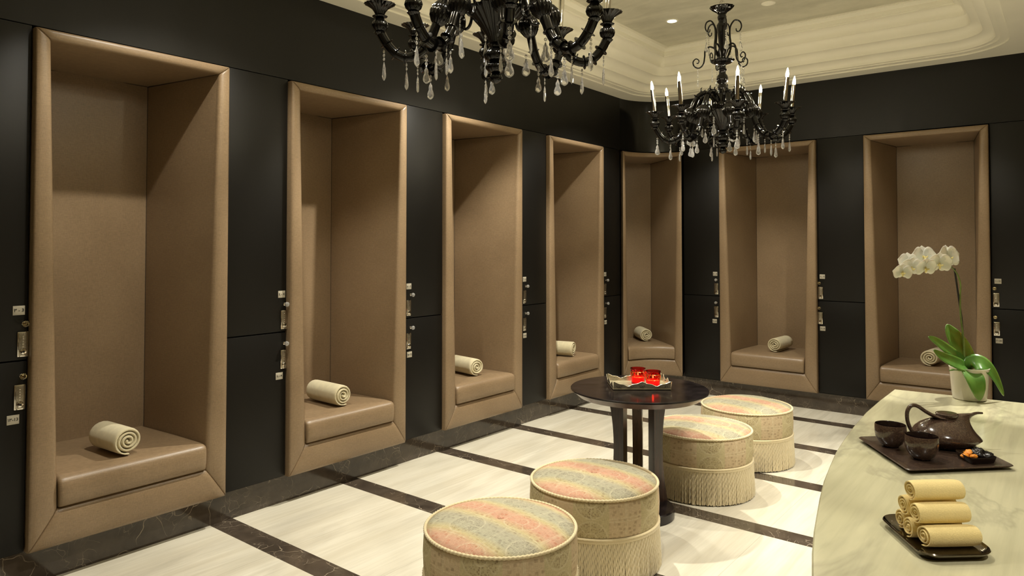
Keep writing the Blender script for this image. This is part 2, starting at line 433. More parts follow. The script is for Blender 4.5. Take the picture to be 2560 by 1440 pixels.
prof += [(d, z+.012, 0), (d+.008, z+.014, 0), (d+.008, z+.05, 0), (d+.03, z+.062, 0), (d+.045, z+.07, 0), (d+.045, ZP-.004, 0), (.57, ZP-.004, 0), (.57, ZP, 0)]
mb = MB(); mb.grid([[(x, y, zz) for x, y in rrect(dd, rr)] for dd, zz, rr in prof], cv=True)
struct(mb.build('trim_1', PLASTER, smooth=50, fixn=False))
mb = MB(); x0, x1, y0, y1 = .56, CXR-.56, CYF+.56, YB-.56
mb.box(x0, x1, y0, y1, ZP-.001, ZP+.06); struct(mb.build('ceiling', LEAF, smooth=0))
# soffit ring around the coffer
mb = MB(); ring = rrect(.150, .42); bm = bmesh.new()
outer = [(-.95, YF), (XR, YF), (XR, YB+.95), (-.95, YB+.95)]
vo = [bm.verts.new((x, y, ZC)) for x, y in outer]; vi = [bm.verts.new((x, y, ZC)) for x, y in ring]
es = [bm.edges.new((vo[i], vo[(i+1) % 4])) for i in range(4)]
for i in range(len(vi)):
    if (vi[i].co-vi[(i+1) % len(vi)].co).length > 1e-6: es.append(bm.edges.new((vi[i], vi[(i+1) % len(vi)])))
bmesh.ops.triangle_fill(bm, edges=es, use_beauty=True, use_dissolve=False)
me = bpy.data.meshes.new('ceiling_soffit'); bm.to_mesh(me); bm.free(); me.materials.append(PLASTER)
o = bpy.data.objects.new('ceiling', me); COL.objects.link(o); struct(o)

# ------------------------------------------------------------------ upholstered alcoves
def inn(z):                                   # inner edge of the side stiles, wider towards the seat
    return .115+(.060-.115)*(z-ZIB)/(ZI-ZIB)
DEPTH, BIN = .65, .155
def mapL(y0): return lambda u, d, z: (-d, y0+u, z)
def mapR(x0): return lambda u, d, z: (x0+u, YB+d, z)
def mapC():
    c = Vector((RC, YB-RC)); dr = Vector((-1, 1)).normalized(); tg = Vector((1, 1)).normalized()
    base = c+dr*(RC*.93)
    Wc = .69
    def f(u, d, z):
        q = u/W; a = pi-pi/2*q
        pa = c+Vector((cos(a), sin(a)))*(RC+0.0)
        pf = base+tg*((q-.5)*.66)
        t = min(1, max(0, d/.30)); p = pa*(1-t)+pf*t
        if d < 0: p = p-dr*(-d)
        else: p = p+dr*d
        return (p.x, p.y, z)
    return f
def member(mp, o0, i0, o1, i1, n=14):
    """padded frame member between two mitres; o/i = (u, z) outer and inner corner"""
    cs = [(0, .055), (0, .010), (.02, .003), (.10, -.002), (.30, -.005), (.60, -.005), (.84, -.002), (.95, .004), (1.0, .014), (1.0, .034)]
    rows = []
    N = n
    ts = [0, .0025, .006]+[.006+(.988)*k/N for k in range(1, N)]+[.994, .9975, 1]
    for t in ts:
        e = min(t, 1-t); dip = .007 if e == 0 else (.002 if e < .003 else 0)
        rows.append([mp(o0[0]*(1-t)+o1[0]*t+s*((i0[0]*(1-t)+i1[0]*t)-(o0[0]*(1-t)+o1[0]*t)),
                        d+dip,
                        o0[1]*(1-t)+o1[1]*t+s*((i0[1]*(1-t)+i1[1]*t)-(o0[1]*(1-t)+o1[1]*t))) for s, d in cs])
    mb = MB(); mb.grid(rows); return mb
def alcove(mp, label, loc, seg=14):
    root = empty('alcove_seat', loc); tag(root, label, 'alcove seat', 'upholstered alcove seats along the locker walls')
    L = Vector(loc)
    m2 = lambda u, d, z: tuple(Vector(mp(u, d, z))-L)
    ob, ot, ib, it = (0, ZB), (0, ZT), (inn(ZIB), ZIB), (inn(ZI), ZI)
    Rr = lambda p: (W-p[0], p[1])
    member(m2, ob, ib, ot, it).build('frame_stile', LEATHER, root, 50)
    member(m2, Rr(ot), Rr(it), Rr(ob), Rr(ib)).build('frame_stile', LEATHER, root, 50)
    member(m2, ot, it, Rr(ot), Rr(it), 22).build('frame_rail', LEATHER, root, 50)
    member(m2, ob, ib, Rr(ob), Rr(ib), 22).build('frame_rail', LEATHER, root, 50)
    zs = [ZIB+.02+(ZI-ZIB-.02)*k/8 for k in range(9)]
    ds = [.03, .06, .12, .2, .3, .42, .54, DEPTH]
    def su(d, z): return inn(z)+(BIN-inn(z))*(d-.03)/(DEPTH-.03)
    for sd in (0, 1):
        mb = MB(); mb.grid([[m2(su(d, z) if not sd else W-su(d, z), d, z) for d in ds] for z in zs]); mb.build('side_panel', LEATHER, root)
    mb = MB(); us = [k/20 for k in range(21)]
    mb.grid([[m2(su(d, ZI)+(W-2*su(d, ZI))*u, d, ZI+.004*(d/DEPTH)) for u in us] for d in ds]); mb.build('ceiling_panel', LEATHER, root)
    mb = MB(); mb.grid([[m2(BIN-.002+(W-2*BIN+.004)*u, DEPTH-.006*sin(pi*u), z) for u in us] for z in [ZIB+.02+(ZI+.006-ZIB-.02)*k/8 for k in range(9)]])
    mb.build('back_panel', LEATHER, root)
    # dark seam cords where the panels meet
    mb = MB()
    for pts in ([m2(BIN, DEPTH-.001, z) for z in zs], [m2(W-BIN, DEPTH-.001, z) for z in zs], [m2(BIN+(W-2*BIN)*u, DEPTH-.002, ZI+.002) for u in us],
                [m2(su(d, ZI), d, ZI) for d in ds], [m2(W-su(d, ZI), d, ZI) for d in ds]):
        mb.tube(pts, .0022, 5)
    mb.build('seam_piping', SEAM, root)
    # cushion
    pr = [(DEPTH-.004, .338), (.25, .338), (.01, .338), (-.006, .341), (-.012, .352), (-.015, .38), (-.015, .42), (-.012, .450), (-.002, .466), (.018, .475), (.06, .479), (.3, .482), (DEPTH-.004, .480)]
    ue = [(0, .78), (.006, .93), (.02, .985), (.05, 1.0)]
    ulist = [(u, s) for u, s in ue]+[(.05+.9*k/16, 1.0) for k in range(1, 16)]+[(1-u, s) for u, s in ue[::-1]]
    rows = []
    for u, s in ulist:
        row = []
        for d, z in pr:
            dd = d if d > .1 else (d*s+(1-s)*.04); zz = .41+(z-.41)*(s if z > .41 else 1)
            u0 = inn(min(z, .475))+.003+(BIN-inn(.47))*max(0, d)/DEPTH
            row.append(m2(u0+(W-2*u0)*u, dd, zz))
        rows.append(row)
    mb = MB(); mb.grid(rows, cv=True); mb.cap(rows[0]); mb.cap(rows[-1]); mb.build('seat_cushion', LEATHER, root, 60)
    return root
labs = ['tan leather alcove seat nearest the camera on the left wall, seen widest of all',
        'tan leather alcove seat second along the left wall, between locker doors 4 and 5',
        'tan leather alcove seat third along the left wall, left of locker doors 6 and 16',
        'narrow-looking tan leather alcove seat last on the left wall, behind the round table',
        'tan leather alcove seat curved into the rounded room corner',
        'tan leather alcove seat on the back wall between locker doors 8 and 9',
        'tan leather alcove seat on the back wall behind the white orchid']
for i, y in enumerate(nichesL): alcove(mapL(y), labs[i], (0, y+W/2, ZB))
alcove(mapC(), labs[4], (RC-RC*.7, YB-RC+RC*.7, ZB))
for i, x in enumerate(nichesR): alcove(mapR(x), labs[5+i], (x+W/2, YB, ZB))

# ------------------------------------------------------------------ lockers
def text_mesh(body, size):
    cu = bpy.data.curves.new('t', 'FONT'); cu.body = body; cu.size = size; cu.align_x = 'CENTER'; cu.align_y = 'CENTER'; cu.extrude = .0003; cu.resolution_u = 3
    cu.offset = size*.012
    o = bpy.data.objects.new('t', cu); COL.objects.link(o); bpy.context.view_layer.update()
    dg = bpy.context.evaluated_depsgraph_get(); me = bpy.data.meshes.new_from_object(o.evaluated_get(dg))
    bpy.data.objects.remove(o, do_unlink=True); return me
ARD = '٠١٢٣٤٥٦٧٨٩'
# hardware prototypes (local: X right along wall as seen from the room, Z up, -Y towards the room, origin on the door face)
def mk_knob(parent, u, z, m=CRYSTAL):
    b = MB(); Mr = Matrix.Rotation(pi/2, 3, 'X')
    b.lathe([(0, 0), (.009, 0), (.009, .004), (.0045, .006), (.0045, .016)], 16, (u, 0, z), M=Mr); base = b.build('knob_stem', CHROME, parent)
    b = MB(); b.lathe([(.0, .014), (.008, .015), (.0125, .021), (.0145, .028), (.0125, .034), (.007, .038), (0, .039)], 10, (u, 0, z), M=Mr)
    b.build('crystal_knob', m, parent, 20)
def mk_lock(parent, u, z):
    b = MB(); h, w_ = .056, .0215
    rbox(b, u-w_, u+w_, -.005, 0, z-h, z+h, .004); fr = b.build('lock_plate', CHROME, parent)
    b = MB(); rbox(b, u-w_+.005, u+w_-.005, -.0062, -.002, z-h+.005, z+h-.005, .002)
    b.build('lock_inset', STEEL, fr)
    b = MB()
    for k in range(5):
        rbox(b, u-.003, u+.003, -.0085, -.006, z+.036-k*.0115-.003, z+.036-k*.0115+.003, .001)
    b.build('code_button', CHROME, fr)
    b = MB(); Mr = Matrix.Rotation(pi/2, 3, 'X')
    b.lathe([(0, .005), (.0145, .005), (.0145, .012), (.012, .015), (.005, .016), (.0045, .010), (0, .010)], 24, (u, 0, z-.032), M=Mr)
    b.build('lock_dial', CHROME, fr)
    b = MB(); b.lathe([(0, .0102), (.0038, .0102), (.0038, .0145), (0, .0145)], 12, (u, 0, z-.032), M=Mr); b.build('keyhole', INK, fr)
TXT = {}
def mk_plate(parent, u, z, num, s=.0235):
    b = MB(); rbox(b, u-s, u+s, -.002, 0, z-s*.88, z+s*.88, .0008); p = b.build('number_plate', PLATE, parent)
    ar = ''.join(ARD[int(ch)] for ch in str(num))
    me = text_mesh(ar+(' - ' if num < 10 else '-')+str(num), .0205 if num < 10 else .0185); me.materials.clear(); me.materials.append(INK)
    o = bpy.data.objects.new('numerals', me); COL.objects.link(o); o.parent = p
    o.location = (u, -.0024, z); o.rotation_euler = (pi/2, 0, 0)
def locker(frame, u0, u1, uh, num, upper, label, curved=None, knobm=CRYSTAL):
    """frame = (origin, rotz): local x along wall, -y into the room"""
    org, rz = frame
    z0, z1 = (1.0285, ZT+.008) if upper else (.172, 1.0215)
    root = empty('locker_door', (org[0], org[1], 0), rz)
    tag(root, label, 'locker door', 'black locker doors between the alcoves')
    b = MB(); rbox(b, u0, u1, 0, .022, z0, z1, .002); b.build('door_panel', BLACK, root, 30)
    if num is not None:
        if upper: mk_plate(root, uh[0], 1.250, num); mk_knob(root, uh[1], 1.190, knobm); mk_lock(root, uh[2], 1.098)
        else: mk_knob(root, uh[1], .957, knobm); mk_lock(root, uh[2], .863); mk_plate(root, uh[0], .767, num)
    return root
# left wall: local x = +world y (facing +x), so rotate by 90 deg: local x -> world y ; local -y -> world +x
FL = ((-PF, 0), pi/2); FB = ((0, YB+PF), 0)
G = .007
ends = [(y-(PS-W)+G, y-G) for y in nichesL]
def two(frame, u0, u1, uh_up, uh_lo, n1, n2, where, km=CRYSTAL):
    locker(frame, u0, u1, uh_up, n1, True, 'black upper locker door number %s, %s' % (n1, where), knobm=km)
    locker(frame, u0, u1, uh_lo, n2, False, 'black lower locker door number %s, %s' % (n2, where), knobm=km)
two(FL, Y1-(PS-W)+G, Y1-G, (1.089, 1.109, 1.105), (1.073, 1.103, 1.096), 3, 13, 'at the far left edge of the photo', GOLDCR)
two(FL, ends[1][0], ends[1][1], (2.424, 2.444, 2.440), (2.412, 2.444, 2.440), 4, 14, 'left wall right of the nearest alcove')
two(FL, ends[2][0], ends[2][1], (3.452, 3.468, 3.449), (3.460, 3.469, 3.450), 5, 15, 'left wall between second and third alcove')
two(FL, ends[3][0], ends[3][1], (4.803, 4.816, 4.801), (4.806, 4.818, 4.801), 6, 16, 'left wall between third and fourth alcove')
two(FL, nichesL[3]+W+G, YB-RC-.004, (6.140, 6.152, 6.135), (6.146, 6.156, 6.135), 7, 17, 'left wall just before the rounded corner')
two(FB, RC+.004, X1-G, (.795, .811, .806), (.787, .809, .806), 8, 18, 'back wall just right of the rounded corner')
two(FB, X1+W+G, nichesR[1]-G, (1.833, 1.811, 1.817), (1.832, 1.809, 1.812), 9, 19, 'back wall between the two flat alcoves', GOLDCR)
two(FB, nichesR[1]+W+G, nichesR[1]+W+G+.55, (3.183, 3.161, 3.170), (3.185, 3.163, 3.170), 10, 20, 'back wall right of the alcove behind the orchid', GOLDCR)

# ------------------------------------------------------------------ rolled towels
def roll_mesh(name, L, R, mat, parent, seed, turns=3.4, core=.18, tail=True, sq=.96, wob=.006):
    rnd = random.Random(seed); N = int(turns*22); ph = -pi*.42-2*pi*turns+rnd.uniform(-.25, .1)
    pitch = R*(1-core)/turns
    xs = [-L/2, -L/2+.004, -L/2+.012, -L/2+.03, -L/4, 0, L/4, L/2-.03, L/2-.012, L/2-.004, L/2]
    fs = [.30, .62, .86, .95, .97, .97, .97, .95, .86, .62, .30]
    rows = []
    wv = [rnd.uniform(-1, 1) for _ in range(12)]
    def wobf(t, q): return sum(wv[k]*sin(t*(k*.7+.6)+k*2.1+q*k) for k in range(6))/3
    for x, f in zip(xs, fs):
        ou, il = [], []
        for i in range(N+1):
            th = 2*pi*turns*i/N+ph
            rc = R*core+pitch*turns*i/N-pitch*.5
            rc *= 1+.035*wobf(th*.5, 0)
            rc = max(rc, .002)
            h = pitch*.5*f
            xx = x*(1+0)+ (wob*wobf(th*.35, 1.0) if abs(x) > L/2-.02 else 0)
            if i > N-3: h *= .55
            flat = 1.0
            def P(r):
                y, z = r*cos(th), r*sin(th)*sq
                if z < -R*.88: z = -R*.88+(z+R*.88)*.35
                return (xx, y*1.02, z)
            ou.append(P(rc+h)); il.append(P(max(rc-h, .0008)))
        rows.append(ou+il[::-1])
    mb = MB(); mb.grid(rows, cv=True); mb.cap(rows[0][::-1]) if False else None
    # end strips
    for rw, fl in ((rows[0], 1), (rows[-1], 0)):
        n = N+1
        mb.add(rw, [[i, i+1, 2*n-2-i, 2*n-1-i] for i in range(n-1)])
    return mb.build(name, mat, parent, 50)
SEATZ = .4835
tw = [((-.085, 1.587), (-.391, 1.566), .27, 1, 'rolled cream towel on the seat of the nearest alcove, its spiral end widest in view'),
      ((-.110, 2.945), (-.447, 2.955), .33, 2, 'long rolled cream towel on the seat of the second alcove from the left'),
      ((-.134, 4.301), (-.47, 4.359), .31, 3, 'rolled cream towel on the third alcove seat of the left wall'),
      ((-.085, 5.640), (-.323, 5.580), .30, 4, 'rolled cream towel on the fourth alcove seat, left of the red candle glasses'),
      ((-.02, 7.00), (-.285, 7.29), .31, 5, 'rolled cream towel on the curved corner alcove seat'),
      ((1.335, 7.090), (1.359, 7.460), .33, 6, 'rolled cream towel on the back wall alcove seat between doors 8 and 9'),
      ((2.667, 7.110), (2.705, 7.445), .31, 7, 'rolled cream towel on the alcove seat behind the orchid leaves')]
for (fx, fy), (bx, by), L, sd, lb in tw:
    dx, dy = fx-bx, fy-by; l = hypot(dx, dy); dx /= l; dy /= l
    R = .078; cx, cy = fx-dx*L/2, fy-dy*L/2
    o = roll_mesh('rolled_towel', L, R, TERRY, None, sd)
    o.location = (cx, cy, SEATZ+R*.905); o.rotation_euler = (0, 0, atan2(dy, dx))
    tag(o, lb, 'towel', 'rolled towels on the alcove seats')

# ------------------------------------------------------------------ fringed stools
ZR = .386; RS = .315
def make_stool():
    root = empty('fringed_stool')
    # body drum
    b = MB(); pr = [(0, .215), (RS-.02, .215), (RS-.003, .220), (RS+.001, .25), (RS+.003, .30), (RS, .36), (RS-.006, ZR-.004), (RS-.02, ZR)]
    b.lathe(pr, 96, caps=False); b.build('drum_side', FABSIDE, root, 60)
    b = MB(); pr = [(RS-.012, ZR-.006), (RS-.014, ZR+.002), (RS-.04, ZR+.013), (RS*.7, ZR+.030), (RS*.4, ZR+.040), (RS*.15, ZR+.042), (.03, ZR+.037), (.012, ZR+.030), (0, ZR+.028)]
    b.lathe(pr, 96, caps=False); b.build('cushion_top', FABTOP, root, 60)
    b = MB(); b.lathe([(0, 0), (.012, .001), (.013, .005), (.006, .009), (0, .010)], 16, (0, 0, ZR+.027)); b.build('tuft_button', FABTOP, root)
    # twisted rope piping
    b = MB(); n = 560; rp = .0065; rows = []
    for i in range(n):
        a = 2*pi*i/n; tw_ = 2*pi*110*i/n
        rows.append([((RS-.005+rp*rr*cos(q))*cos(a), (RS-.005+rp*rr*cos(q))*sin(a), ZR+rp*rr*sin(q)) for q in [2*pi*k/10 for k in range(10)] for rr in [1+.18*cos(2*(q-tw_/2))]])
    b.grid(rows, cu=True, cv=True); b.build('rope_piping', ROPE, root, 0 or 80)
    # woven header and fringe
    b = MB(); b.lathe([(RS-.012, .218), (RS+.002, .217), (RS+.005, .212), (RS+.002, .207), (RS+.005, .200), (RS+.003, .195), (RS-.012, .194)], 200, ribs=100, amp=.004, caps=False); b.build('fringe_header', ROPE, root, 60)
    b = MB(); NC = 280; rnd = random.Random(3)
    for i in range(NC):
        a = 2*pi*i/NC; r0 = RS-.001; zt, zb = .199, .004+rnd.uniform(0, .006); sw = rnd.uniform(-.22, .22)*2*pi/NC*1.6; ro = rnd.uniform(-.001, .004)
        rows = []; K = 15
        for k in range(K):
            t = k/(K-1); z = zt+(zb-zt)*t; aa = a+sw*t*t; rr = r0+(.006+ro)*t; rad = .0037
            tw_ = k*1.15+i
            rows.append([(((rr)+rad*e*cos(q))*cos(aa)-rad*e*sin(q)*sin(aa), ((rr)+rad*e*cos(q))*sin(aa)+rad*e*sin(q)*cos(aa), z) for q in [2*pi*j/6 for j in range(6)] for e in [1+.35*cos(2*q-tw_*2)]])
        b.grid(rows, cv=True); b.cap(rows[-1])
    b.build('fringe', FRINGE, root, 80, fixn=False)
    b = MB(); b.lathe([(0, .02), (RS-.02, .02), (RS-.02, .21), (0, .21)], 48); b.build('inner_base', SEAM, root)
    return root
st = make_stool()
spos = [(1.790, 2.259, 0.3, 'round rug fabric stool nearest the camera, cut by the lower photo edge'),
        (1.784, 2.995, 0.55, 'low round fringed stool in faded rug fabric just in front of the round table'),
        (1.790, 4.263, 0.9, 'round fringed stool directly behind the table with a round shadow on its top'),
        (1.794, 5.054, 0.1, 'low round fringed stool farthest from the camera, near the back wall')]
for i, (x, y, a, lb) in enumerate(spos):
    o = st if i == 0 else copy_tree(st)
    o.location = (x, y, 0); o.rotation_euler.z = (a-.6)*.25; tag(o, lb, 'stool', 'round fringed stools in a row')

# ------------------------------------------------------------------ round table
TXC, TYC, TZ, TR = 1.692, 3.633, .722, .392
root = empty('round_table', (TXC, TYC, 0), 0); tag(root, 'round dark wood pedestal table holding the silver tray', 'table')
b = MB(); b.lathe([(0, TZ-.012), (TR-.004, TZ-.012), (TR, TZ-.009), (TR, TZ-.003), (TR-.003, TZ), (0, TZ)], 96); b.build('table_top', TOP, root)
b = MB(); b.lathe([(0, TZ-.045), (TR-.045, TZ-.045), (TR-.008, TZ-.012), (0, TZ-.012)], 96); b.build('table_apron', mat_simple('apron_wood', (.10, .062, .05), .3, 0, 30, .2, coat=.2), root)
b = MB(); b.lathe([(0, 0), (.192, 0), (.197, .004), (.197, .048), (.190, .055), (0, .057)], 72); b.build('table_base', TOP, root)
va = -YAW  # screen right direction angle in world
for deg in (145, 28, 256):
    a = va+radians(deg); ca, sa = cos(a), sin(a); b = MB(); rows = []
    for k in range(17):
        t = k/16; z = .055+(TZ-.045-.055)*t
        ro = .150+.045*(abs(t-.52)/.5)**2; ri = .088
        if t < .5: ro = .150+.036*(abs(t-.5)/.5)**2
        hw = .026
        rows.append([(r*ca-q*sa, r*sa+q*ca, z) for r, q in ((ri, -hw), (ro, -hw), (ro, hw), (ri, hw))])
    b.grid(rows, cv=True); b.cap(rows[0]); b.cap(rows[-1]); b.build('table_leg', ESP, root, 30)

# filigree tray: corners measured on the table top
TC = Vector((1.665, 3.676)); ang = atan2(3.594-3.390, 1.897-1.641); LX, LY = .325, .235
root = empty('filigree_tray', (TC.x, TC.y, TZ), ang); tag(root, 'small silver filigree tray with wavy pierced rims on the round table', 'tray')
b = MB(); rbox(b, -LX/2, LX/2, -LY/2, LY/2, .001, .006, .002); b.build('tray_floor', SILVER, root)
def rim(p0, p1, parent):
    n = 60; b = MB(); P0, P1 = Vector(p0), Vector(p1); dirn = (P1-P0).normalized(); nr = Vector((dirn.y, -dirn.x))
    L = (P1-P0).length
    def top(t): return .034+.010*cos(2*pi*(t*2.0))*1.0+.003*cos(2*pi*t*6)
    rows = [[], [], [], []]
    for i in range(n+1):
        t = i/n; p = P0+dirn*L*t; h = top(t)
        for r_, (off, z) in zip(rows, ((0, .005), (.007, h), (.0085, h), (.0015, .005))):
            q = p+nr*off; r_.append((q.x, q.y, z))
    b.grid(rows, cu=True)
    # beaded edge
    b.tube([(P0+dirn*L*i/n+nr*.0077).to_3d()+Vector((0, 0, top(i/n))) for i in range(n+1)], .002, 6)
    b.tube([(P0+dirn*L*i/n+nr*.001).to_3d()+Vector((0, 0, .005)) for i in range(n+1)], .003, 6)
    o = b.build('pierced_rim', SILVER, parent, 50)
    # scroll piercings read as dark inlays
    s = MB()
    for k in range(5):
        t = (k+.5)/5; c = P0+dirn*L*t
        for sg in (-1, 1):
            pts = []
            for j in range(15):
                aa = j/14*2*pi*1.2; r = .010*(1-j/18)
                q = c+dirn*(sg*(.011+r*cos(aa)-.004)); pts.append((q.x+nr.x*.0055, q.y+nr.y*.0055, .020+r*.75*sin(aa)))
            s.tube(pts, .0011, 5)
    s.build('rim_scrollwork', DSTEEL, o, 60)
c4 = [(-LX/2, -LY/2), (LX/2, -LY/2), (LX/2, LY/2), (-LX/2, LY/2)]
for i in range(4): rim(c4[i], c4[(i+1) % 4], root)
def glassjar(x, y, z, lb, seed):
    root = empty('candle_glass', (x, y, z)); tag(root, lb, 'candle holder', 'red candle glasses on the filigree tray')
    R, H = .043, .088
    b = MB(); b.lathe([(0, 0), (R*.86, 0), (R*.90, .004), (R, H*.94), (R+.003, H), (R+.001, H+.001), (R-.003, H*.93), (R*.86, .008), (0, .008)], 40); b.build('glass_cup', REDGL, root)
    b = MB(); b.lathe([(0, .009), (R*.83, .009), (R*.87, .036), (R*.80, .039), (.003, .037), (0, .037)], 32); b.build('wax', WAX, root)
    b = MB(); b.tube([(0, 0, .036), (0, 0, .046)], .001, 5); b.build('wick', INK, root)
    b = MB(); b.lathe([(0, .046), (.0035, .051), (.003, .057), (0, .068)], 10); b.build('flame', mk_emit('candle_flame', (1, .55, .15), 30), root)
    # gilt lattice around the upper half
    b = MB()
    for k in range(12):
        a = 2*pi*k/12
        for sg in (-1, 1):
            b.tube([((R+.0012)*.985*cos(a+sg*.26*t), (R+.0012)*.985*sin(a+sg*.26*t), .040+.030*t) for t in [j/6 for j in range(7)]], .0009, 4)
    for zz, rr in ((.040, .955), (.070, .985)): b.tube([((R*rr+.001)*cos(2*pi*k/40), (R*rr+.001)*sin(2*pi*k/40), zz) for k in range(40)], .0010, 4, closed=True)
    b.build('gilt_pattern', mat_simple('gilt', (.85, .50, .12), .25, 1), root, 60)
glassjar(1.640, 3.718, TZ+.007, 'red candle glass on the tray, the left one and farther back', 1)
glassjar(1.752, 3.690, TZ+.007, 'red candle glass on the tray, the right one and nearer the camera', 2)

# ------------------------------------------------------------------ counter
H = 1.0
cl = [(3.122, 2.970), (3.119, 2.731), (3.121, 2.507), (3.132, 2.291), (3.146, 2.109), (3.159, 1.974), (3.175, 1.858), (3.195, 1.722), (3.218, 1.600), (3.241, 1.490), (3.259, 1.405), (3.283, 1.306), (3.309, 1.211), (3.37, 1.02), (3.45, .84), (3.56, .68), (3.72, .56), (4.5, .5), (4.5, 3.034)]
root = empty('reception_counter', (3.8, 1.8, 0)); tag(root, 'cream marble counter with a curved edge in the lower right', 'counter')
def prism(mb, pts, z0, z1, off=(0, 0)):
    n = len(pts); vs = [(x-off[0], y-off[1], z0) for x, y in pts]+[(x-off[0], y-off[1], z1) for x, y in pts]
    mb.add(vs, [[i, (i+1) % n, n+(i+1) % n, n+i] for i in range(n)]+[list(range(n))[::-1], list(range(n, 2*n))])
b = MB(); prism(b, cl, H-.035, H, (3.8, 1.8)); o = b.build('counter_top', COUNTM, root, 30)
mod = o.modifiers.new('bevel', 'BEVEL'); mod.width = .003; mod.segments = 2; mod.limit_method = 'ANGLE'
cc = Vector((3.8, 1.8)); inner = [tuple(cc+(Vector(p)-cc)*.90) for p in cl]
b = MB(); prism(b, inner, 0, H-.034, (3.8, 1.8)); b.build('counter_body', ESP, root, 30)

# serving tray, teapot, cups
VD = -YAW
def trayshape(c, hu, hv, au, av, name, mat, rimh, parent=None, loc=(0, 0, 0), corner=.02, lift=.0):
    """rectangular dish spanned by unit vectors au, av with raised rim"""
    U = Vector((cos(au), sin(au))); V = Vector((cos(av), sin(av)))
    def ring(s, z, r, up=0):
        out = []
        for cx, cy, a0 in ((1, 1, 0), (-1, 1, 90), (-1, -1, 180), (1, -1, 270)):
            for k in range(7):
                a = radians(a0+15*k); pu = cx*(hu*s-r)+r*cos(a); pv = cy*(hv*s-r)+r*sin(a)
                dd = U*pu+V*pv; out.append((dd.x, dd.y, z+up*(abs(pu/hu)*abs(pv/hv))**3))
        return out
    b = MB(); r = corner
    R_ = [ring(.80, 0, r*.8), ring(.86, .0, r*.8), ring(.98, rimh*.8, r, lift), ring(1.0, rimh, r, lift), ring(.985, rimh+.002, r, lift), ring(.87, .007, r*.8), ring(.80, .006, r*.8)]
    b.grid(R_, cv=True); b.cap(R_[0][::-1]); b.cap(R_[-1])
    o = b.build(name, mat, parent, 50); o.location = loc; return o
# corners left (3.183,2.121), near (3.34,1.887), right (3.532,2.079), far (3.375,2.313)
tc = Vector((3.358, 2.100)); au = atan2(1.887-2.121, 3.34-3.183); av = atan2(2.079-1.887, 3.532-3.34)
o = trayshape(tc, .145, .139, au, av, 'serving_tray', TRAYM, .010, None, (tc.x, tc.y, H+.0005), .012)
tag(o, 'square dark brown ceramic tray on the counter carrying the teapot and cups', 'tray')
TZ2 = H+.0075
root = empty('teapot', (3.380, 2.190, TZ2), VD); tag(root, 'brown speckled ceramic teapot with looped handle and flat lid', 'teapot')
lv = [(0, -.050, .052, .046), (.004, -.055, .060, .052), (.010, -.062, .072, .058), (.015, -.070, .083, .064), (.021, -.0805, .0895, .073), (.028, -.0835, .084, .076), (.038, -.081, .075, .071), (.048, -.075, .069, .062), (.058, -.065, .065, .050), (.066, -.052, .064, .037), (.072, -.036, .066, .026), (.077, -.02, .071, .017), (.081, .0, .080, .010), (.084, .03, .090, .006), (.086, .07, .0965, .003)]
rows = []
for z, xl, xr, wd in lv:
    cx, hx = (xl+xr)/2, (xr-xl)/2; ring = []
    for k in range(48):
        a = 2*pi*k/48; c_, s_ = cos(a), sin(a); q = max(0, c_); t = min(1, z/.085)
        ring.append((cx+hx*c_, wd*s_*(1-.55*t*q), z))
    rows.append(ring)
b = MB(); b.grid(rows, cv=True); b.cap(rows[0][::-1]); b.cap(rows[-1]); b.build('pot_body', CERAM, root, 60)
hp = spline([(.099, 0, .086), (.08, 0, .0855), (.055, 0, .076), (.03, 0, .0725), (0, 0, .0735), (-.028, 0, .078), (-.052, 0, .090), (-.070, 0, .1025), (-.083, 0, .107), (-.094, 0, .103), (-.1015, 0, .088), (-.101, 0, .066), (-.094, 0, .046), (-.083, 0, .030)], 5)
n = len(hp)
b = MB(); b.tube(hp, [(.0028+.0022*min(1, i/12)) for i in range(n)], 12, sx=1.0, up=(0, 1, 0))
# widen across the lid
for i, v in enumerate(b.v):
    k = i//12
    if k < n:
        t = k/(n-1); wgt = math.exp(-((t-.33)/.13)**2); b.v[i] = (v[0], v[1]*(1+3.6*wgt), v[2])
b.build('handle', CERAM, root, 60)
b = MB(); b.lathe([(0, .074), (.020, .0745), (.024, .077), (.0265, .081), (.0265, .085), (.024, .087), (0, .0875)], 40, (0.004, 0, 0)); b.build('lid', CERAM, root)
def cup(x, y, lb):
    root = empty('tea_cup', (x, y, TZ2)); tag(root, lb, 'cup', 'brown tea cups on the serving tray')
    b = MB(); b.lathe([(0, 0), (.019, 0), (.021, .003), (.029, .010), (.0365, .026), (.0385, .040), (.0378, .056), (.0366, .0585)], 48, caps=False); b.build('cup_wall', CERAM, root, 60)
    b = MB(); b.lathe([(.0366, .0585), (.0355, .0575), (.0368, .040), (.033, .024), (.020, .010), (0, .008)], 48, caps=False); b.build('cup_lining', CERIN, root, 60)
cup(3.266, 2.095, 'brown speckled tea cup left of the teapot, on the tray corner')
cup(3.349, 2.020, 'brown speckled tea cup in front of the teapot')
dc = Vector((3.456, 2.092))
o = trayshape(dc, .036, .036, au, av, 'snack_dish', CERIN, .010, None, (dc.x, dc.y, TZ2), .006, .007)
tag(o, 'small square dark dish of dried fruit on the serving tray', 'dish')
